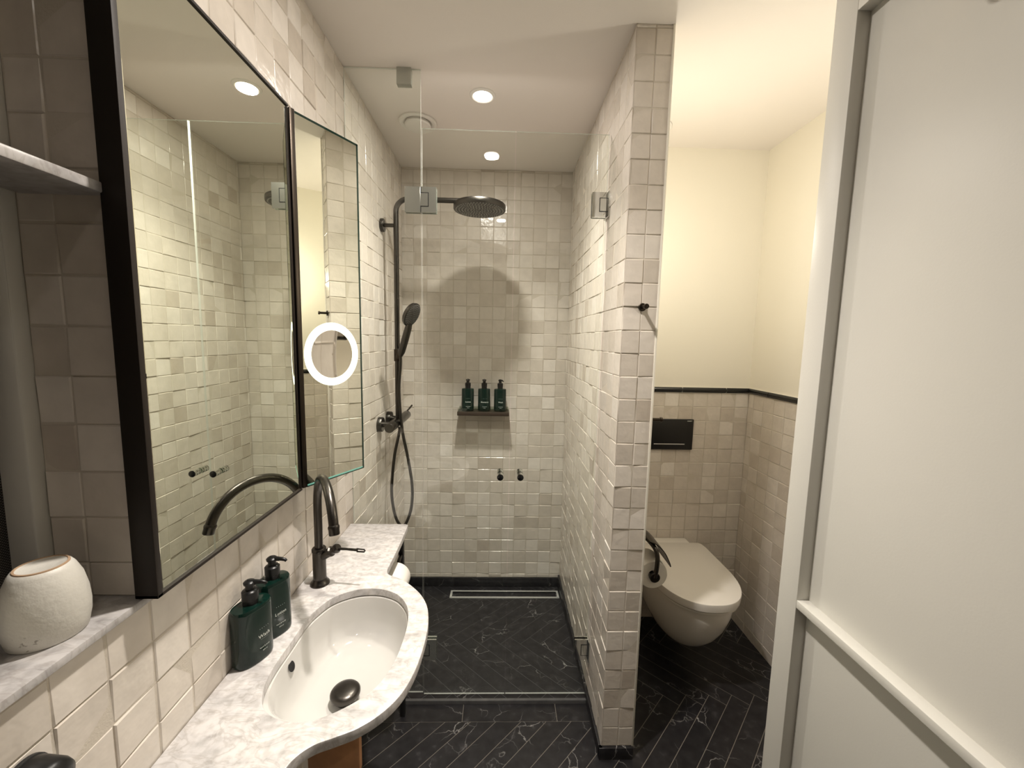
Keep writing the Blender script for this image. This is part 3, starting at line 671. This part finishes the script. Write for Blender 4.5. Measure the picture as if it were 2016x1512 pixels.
# ------------------------------------------------------------------ shower set
px_, py_ = -.497, 1.952
sh = thing('rain_shower_column', (px_, py_, Z(-.42)), 'black bronze shower column with rain head, riser pole and mixer', 'shower')
zt = Z(.632); rb = .055
path = [(px_, py_, Z(-.40)), (px_, py_, Z(0)), (px_, py_, zt-rb)] + [(px_+rb-rb*math.cos(t), py_, zt-rb+rb*math.sin(t)) for t in [PI/2*i/10 for i in range(1, 11)]] + [(-.30, py_, zt), (-.112, py_, zt), (-.105, py_, zt)]
MB().tube(path, .0118, 20).build('riser_pole', M['bronze'], sh)
mb = MB(); mb.lathe([(.012, .034), (.014, .020), (.016, .012), (.05, .011), (.118, .009), (.1205, .006), (.1205, -.012), (.1185, -.0145)], (-.112, py_, Z(.607)), seg=64, cap=False); hd0 = mb.build('rain_head', M['bronze'], sh)
mb = MB(); mb.lathe([(.1186, 0), (.0002, .0004)], (-.112, py_, Z(.607)-.0145), seg=64, cap=False); mb.build('nozzle_plate', M['rubber'], hd0, fix=False)
mb = MB()
for i in range(1, 9):
    r = .0135*i; n = int(2*PI*r/.0135)
    for k in range(n):
        a = 2*PI*k/n+i*.3; mb.lathe([(.0034, 0), (.0022, -.0034)], (-.112+r*math.cos(a), py_+r*math.sin(a), Z(.607)-.0146), seg=6)
tag(mb.build('nozzles', M['nozzle'], hd0), kind='stuff')
MB().tube([(XL+.006, py_, Z(.514)), (px_, py_, Z(.514))], .0085).build('wall_bracket', M['bronze'], sh)
MB().lathe([(.030, .0005), (.030, .012), (.028, .015)], (XL, py_, Z(.514)), (1, 0, 0), seg=32).build('bracket_rosette', M['bronze'], sh)
for y in (1.868, 2.018):
    MB().lathe([(.0345, .0005), (.0345, .018), (.032, .021), (.013, .0215), (.013, .055)], (XL, y, Z(-.405)), (1, 0, 0), seg=36).build('wall_rosette', M['bronze'], sh)
bar = MB().lathe([(.020, 0), (.0215, .002), (.0215, .055), (.0205, .056), (.0205, .058), (.0225, .059), (.0225, .290), (.0205, .291), (.0205, .293), (.0215, .294), (.0215, .345), (.020, .347)], (-.503, 1.815, Z(-.412)), (0, 1, 0), seg=32).build('mixer_bar', M['bronze'], sh)
MB().tube([(-.503, 2.155, Z(-.395)), (-.497, 2.19, Z(-.385)), (-.49, 2.225, Z(-.372))], .0045, 10).build('mixer_lever', M['bronze'], bar)
mb = MB(); mb.lathe([(.0152, -.030), (.0158, -.027), (.0158, .025), (.0148, .027)], (px_, py_, Z(-.083))); mb.tube([(px_+.008, py_-.012, Z(-.098)), (px_+.026, py_-.03, Z(-.063)), (px_+.030, py_-.034, Z(-.055))], [.013, .0165, .0165], 20); mb.build('slide_holder', M['bronze_dark'], sh)
hand = thing('hand_shower', (px_+.03, py_-.035, Z(-.06)), 'black bronze hand shower resting in the slide holder on the pole', 'hand shower')
a0 = Vector((px_+.022, py_-.028, Z(-.085))); a1 = Vector((px_+.070, py_-.075, Z(.045)))
MB().tube([a0, a0.lerp(a1, .15), a0.lerp(a1, .6), a1, a1+(a1-a0)*.12], [.0110, .0160, .0170, .0160, .0130], 20).build('handle', M['bronze'], hand)
hn = Vector((.86, -.27, -.44)).normalized(); hc = a1+Vector((.017, -.002, .058))
mb = MB(); mb.lathe([(.002, -.022), (.036, -.021), (.053, -.013), (.0575, -.003), (.0575, .003), (.055, .0055)], hc, hn, seg=40, cap=False); hh = mb.build('spray_head', M['bronze'], hand)
MB().lathe([(.0552, .0052), (.0002, .0056)], hc, hn, seg=40, cap=False).build('spray_plate', M['rubber'], hh, fix=False)
mb = MB(); uu = hn.cross(Vector((0, 0, 1))).normalized(); vv = hn.cross(uu)
for i in range(1, 7):
    r = .0084*i; n = int(2*PI*r/.0088)
    for k in range(n): a = 2*PI*k/n; mb.lathe([(.0016, .0054), (.0011, .0070)], hc+uu*r*math.cos(a)+vv*r*math.sin(a), hn, seg=6)
tag(mb.build('nozzles', M['nozzle'], hh), kind='stuff')
hose = smooth_open([tuple(a0), (px_+.020, py_-.026, Z(-.14)), (px_+.012, py_-.024, Z(-.26)), (px_+.026, py_-.028, Z(-.44)), (px_+.05, py_-.02, Z(-.58)), (px_+.070, py_-.02, Z(-.72)), (px_+.066, py_-.02, Z(-.83)), (px_+.044, py_-.02, Z(-.905)), (px_+.022, py_-.02, Z(-.932)), (px_-.004, py_-.02, Z(-.905)), (px_-.022, py_-.02, Z(-.84)), (px_-.030, py_-.02, Z(-.74)), (px_-.016, py_-.015, Z(-.58)), (px_+.006, py_-.004, Z(-.46)), (px_+.006, py_, Z(-.434))], 8)
MB().tube(hose, .0072, 14).build('hose', M['bronze'], hand)

# drain channel
dz0 = ZS(2.255)
dn = thing('shower_drain', (.04, 2.255, dz0), 'long stainless steel slot drain along the shower back wall', 'drain')
sl = -.06
mb = MB(); m4 = Matrix.Translation((.044, 2.255, dz0+.0025)) @ Matrix.Rotation(sl, 4, 'X')
for a, b in (((-.322, -.038, -.005), (.322, -.026, .002)), ((-.322, .026, -.005), (.322, .038, .002)), ((-.322, -.026, -.005), (-.310, .026, .002)), ((.310, -.026, -.005), (.322, .026, .002))): mb.box(a, b, .0006, mat=m4)
mb.build('steel_rim', M['steel'], dn)
mb = MB(); mb.r = .3; mb.box((-.304, -.020, -.006), (.304, .020, .0), .0006, mat=m4); mb.build('tile_insert', M['nero'], dn)

# shelf with three bottles on the back wall
sf = thing('shower_shelf', (-.094, YB-.05, Z(-.42)), 'small dark brown metal shelf on the shower back wall', 'shelf')
MB().box((-.243, YB-.098, Z(-.431)), (.050, YB, Z(-.409)), .0015).build('tray', M['brown'], sf)
mb = MB(); mb.box((-.240, YB-.096, Z(-.409)), (.047, YB-.094, Z(-.390))); mb.box((-.240, YB-.010, Z(-.409)), (.047, YB-.008, Z(-.390))); mb.build('clear_guard', M['clear'], sf, fix=False)
names = ['conditioner', 'shampoo', 'body wash']
for i, (x, s, lb) in enumerate(((-.187, 'Lotion', 'dark green pump bottle at the left end of the shower shelf'), (-.094, 'Shampoo', 'dark green pump bottle in the middle of the shower shelf'), (-.003, 'Wash', 'dark green pump bottle at the right end of the shower shelf'))):
    make_bottle((x, YB-.055, Z(-.4088)), 0, [('· · · · ·', .010, .070, .004), (s, .0115, .050, .004), ('hand & body', .005, .026, .004), ('300 ml', .0045, .018, .004)], lb, 'soap bottle', 'pump bottles on the shower shelf', A=.0345, B=.024, H=.128, pump_rot=-PI/2+(.5 if i == 2 else 0))

# ------------------------------------------------------------------ ceiling fittings
labs = ['bright recessed downlight in the shower ceiling', 'recessed downlight in the ceiling over the sink', 'recessed downlight in the ceiling behind the camera']
for (lx, ly, k), lb in zip(DL_POS, labs):
    d = thing('downlight', (lx, ly, CEIL), lb, 'ceiling light', 'recessed ceiling downlights')
    MB().lathe([(.036, -.001), (.036, -.006), (.040, -.008), (.049, -.0045), (.050, -.0003)], (lx, ly, CEIL), seg=40, cap=False).build('trim_ring', M['white'], d)
    MB().lathe([(.0365, -.005), (.0002, -.0055)], (lx, ly, CEIL), seg=40, cap=False).build('diffuser', M['lamp'], d, fix=False)
def vent(x, y, lb):
    v = thing('ceiling_vent', (x, y, CEIL), lb, 'vent', 'round white ceiling vents')
    MB().lathe([(.080, -.0003), (.081, -.006), (.076, -.011), (.064, -.009), (.056, -.003), (.052, .0)], (x, y, CEIL), seg=48, cap=False).build('outer_ring', M['white'], v)
    MB().lathe([(.050, -.003), (.056, -.014), (.052, -.020), (.040, -.022), (.0003, -.0225)], (x, y, CEIL), seg=48, cap=False).build('valve_disc', M['white'], v)
vent(-.379, 1.876, 'round white vent in the shower ceiling beside the glass')
vent(.640, 1.854, 'round white vent in the toilet ceiling half behind the partition')

# ------------------------------------------------------------------ wc
cx = .868; zl = Z(-1.022)
wc = thing('wall_hung_toilet', (cx, YW, Z(-1.4)), 'white wall hung toilet with closed lid', 'toilet')
def dshape(w, yb, yf, n=40, k=2.3):
    """plan of lid or bowl, flat at the wall and round at the front"""
    pts = []
    ymid = yf+(yb-yf)*.52
    for i in range(n+1):
        t = PI*i/n; c, s = math.cos(t), math.sin(t)
        pts.append((cx+w*math.copysign(abs(c)**(2/k), c), ymid-(ymid-yf)*abs(s)**(2/k)))
    pts = [(cx+w*.96, yb-.012), (cx+w*.99, yb-.05)] + pts + [(cx-w*.99, yb-.05), (cx-w*.96, yb-.012)]
    return [(cx+w*.90, yb)] + pts + [(cx-w*.90, yb)]
lw, lb_, lf = .184, 1.962, 1.463
def inset(sh, k): return [(cx+(x-cx)*k, (lb_+lf)/2+(y-(lb_+lf)/2)*k) for x, y in sh]
S = dshape(lw, lb_, lf)
mb = MB(); mb.loft([[(x, y, z) for x, y in inset(S, k)] for k, z in ((.975, zl-.036), (.99, zl-.034), (1.002, zl-.006), (.996, zl-.0015), (.98, zl), (.5, zl+.0015), (.05, zl+.002))]); mb.build('lid', M['ceramic'], wc)
mb = MB(); mb.loft([[(x, y, z) for x, y in inset(S, k)] for k, z in ((.955, zl-.050), (.965, zl-.048), (.965, zl-.040), (.95, zl-.0385))]); mb.build('seat', M['ceramic'], wc)
rings = []
for k, (z, w, yf) in enumerate(((-.0505, .172, 1.485), (-.065, .174, 1.482), (-.11, .172, 1.490), (-.17, .163, 1.512), (-.23, .146, 1.548), (-.28, .124, 1.592), (-.32, .100, 1.64), (-.350, .074, 1.69), (-.362, .056, 1.725), (-.366, .035, 1.76))):
    rings.append([(x, y, zl+z) for x, y in dshape(w, YW-.005, yf, k=2.15)])
mb = MB(); mb.loft(rings); mb.build('bowl', M['ceramic'], wc)
MB().box((cx-.155, 1.955, zl-.043), (cx+.125, YW-.002, zl-.003), .006, 3).build('hinge_block', M['ceramic'], wc)
fl = thing('flush_plate', (.87, YW, Z(-.465)), 'black rectangular flush plate on the tiled wall above the toilet', 'flush plate')
MB().box((.745, YW-.012, Z(-.546)), (.991, YW-.0005, Z(-.387)), .002).build('plate', M['plate'], fl)
MB().box((.79, YW-.0126, Z(-.5185)), (.950, YW-.0115, Z(-.5145))).build('chrome_line', M['steel'], fl)
v, f = text_mesh('GEBERIT', .007); mb = MB(); mb.add([(.969+x, YW-.0124, Z(-.398)+y) for x, y, _ in v], f); mb.build('logo_print', M['ink'], fl, fix=False)
# roll holder on the partition
hx, hy, hz = .598, 1.50, Z(-.888)
ho = thing('toilet_paper_holder', (XPR, hy, Z(-.78)), 'bronze toilet roll holder with cover flap on the partition', 'toilet roll holder')
MB().lathe([(.026, .0005), (.026, .008), (.024, .010)], (XPR, hy+.045, Z(-.765)), (1, 0, 0), seg=32).build('wall_rosette', M['bronze'], ho)
MB().tube(smooth_open([(XPR+.008, hy+.045, Z(-.765)), (hx-.03, hy+.04, Z(-.765)), (hx-.005, hy-.035, Z(-.772)), (hx+.006, hy-.062, Z(-.80)), (hx+.006, hy-.066, Z(-.85)), (hx, hy-.066, hz)], 6), .0085).build('arm', M['bronze'], ho)
MB().tube([(hx, hy-.064, hz), (hx, hy+.07, hz)], .0075).build('spindle', M['bronze'], ho)
MB().lathe([(.0175, -.006), (.0195, -.003), (.0195, .004), (.0175, .006)], (hx, hy-.066, hz), (0, -1, 0), seg=28).build('end_knob', M['bronze'], ho)
fp_ = [(hx-.025, Z(-.752)), (hx+.005, Z(-.765)), (hx+.035, Z(-.795)), (hx+.055, Z(-.832)), (hx+.062, Z(-.852))]
mb = MB(); fpts = smooth_open([(x, 0, z) for x, z in fp_], 5); rings = []
for p, nx_ in zip(fpts, fpts): rings.append([(p.x, hy-.058, p.z), (p.x, hy+.06, p.z), (p.x+.0025, hy+.06, p.z+.0025), (p.x+.0025, hy-.058, p.z+.0025)])
mb.loft(rings); mb.build('cover_flap', M['bronze'], ho)
ro = thing('toilet_roll', (hx, hy, hz), 'white toilet roll on the bronze holder beside the toilet', 'toilet roll')
MB().lathe([(.019, -.05), (.053, -.05), (.056, -.047), (.056, .047), (.053, .05), (.019, .05), (.019, -.05)], (hx, hy, hz), (0, 1, 0), seg=48, cap=False).build('paper_roll', M['paper'], ro)
# hooks
def hook(p, ax, label):
    k = thing('robe_hook', p, label, 'hook', 'dark metal robe hooks')
    MB().lathe([(.0125, .0005), (.0125, .005), (.011, .0065)], p, ax, seg=28).build('rosette', M['bronze_dark'], k)
    MB().lathe([(.0055, .005), (.0055, .034), (.0078, .035), (.0082, .041), (.007, .043), (.0002, .0435)], p, ax, seg=24).build('peg', M['bronze_dark'], k)
hook((.441, YP, Z(.110)), (0, -1, 0), 'dark bronze robe hook on the tiled end of the partition')
hook((XPR, 1.30, Z(-.252)), (1, 0, 0), 'dark hook on the toilet side of the partition before the flush plate')
# wall lamps of the wc, hidden from the camera's spot by the partition and the door
def sconce(x, y, z, nx, watts, label):
    s = thing('wall_lamp', (x, y, z), label, 'wall lamp', 'small wall lamps in the toilet room')
    MB().lathe([(.035, .0005), (.035, .010), (.010, .012), (.010, .03)], (x, y, z), (nx, 0, 0), seg=28).build('wall_plate', M['bronze_dark'], s)
    c = (x+nx*.055, y, z)
    MB().lathe([(.0005, -.034)] + [(.034*math.sin(t), -.034*math.cos(t)) for t in [PI*i/12 for i in range(1, 12)]] + [(.0005, .034)], c, cap=False).build('globe', M['sconce'], s)
    ld = bpy.data.lights.new('wall_lamp_light', 'POINT'); lo = bpy.data.objects.new('wall_lamp_light', ld); C.objects.link(lo)
    lo.location = (c[0]+nx*.045, y, z+.01); ld.energy = watts; ld.color = (1, .93, .79); ld.shadow_soft_size = .03
sconce(XPR, 1.56, Z(.42), 1, 6.0*L_WC, 'small globe wall lamp on the toilet side of the partition')
sconce(XW, 1.08, Z(.35), -1, 7.0*L_WC, 'small globe wall lamp on the right wall behind the door')

# ------------------------------------------------------------------ open door at the right
XD = .65
dr = bpy.data.objects.new('door_1', None); C.objects.link(dr); dr.location = (XD, .43, 0); dr['_o'] = (XD, .43, 0); dr['kind'] = 'structure'
MB().box((XD+.026, .0, .008), (XD+.044, .856, 2.16), .001).build('door_panel', M['door'], dr)
MB().box((XD, .805, .008), (XD+.0275, .860, 2.16), .0015).build('stile', M['door'], dr)
MB().box((XD, .0, .008), (XD+.0275, .055, 2.16), .0015).build('stile', M['door'], dr)
MB().box((XD, .055, Z(-.567)), (XD+.0275, .805, Z(-.549)), .0015).build('rail', M['door'], dr)
MB().box((XD, .055, 2.10), (XD+.0275, .805, 2.16), .0015).build('rail', M['door'], dr)
struct(MB().box((XD, -1.2, 0), (XW, -.004, CEIL), 0).build('wall_hall', M['paint']))
pg = thing('coat_peg', (XD+.026, .622, Z(.53)), 'light wooden coat peg on the white door at the top right', 'hook')
MB().lathe([(.011, 0), (.011, .03), (.014, .05), (.016, .058), (.014, .064), (.002, .066)], (XD+.026, .622, Z(.521)), (-1, -.1, .12), seg=28).build('peg', M['peg'], pg)

for o in bpy.data.objects:
    if '_o' in o: del o['_o']
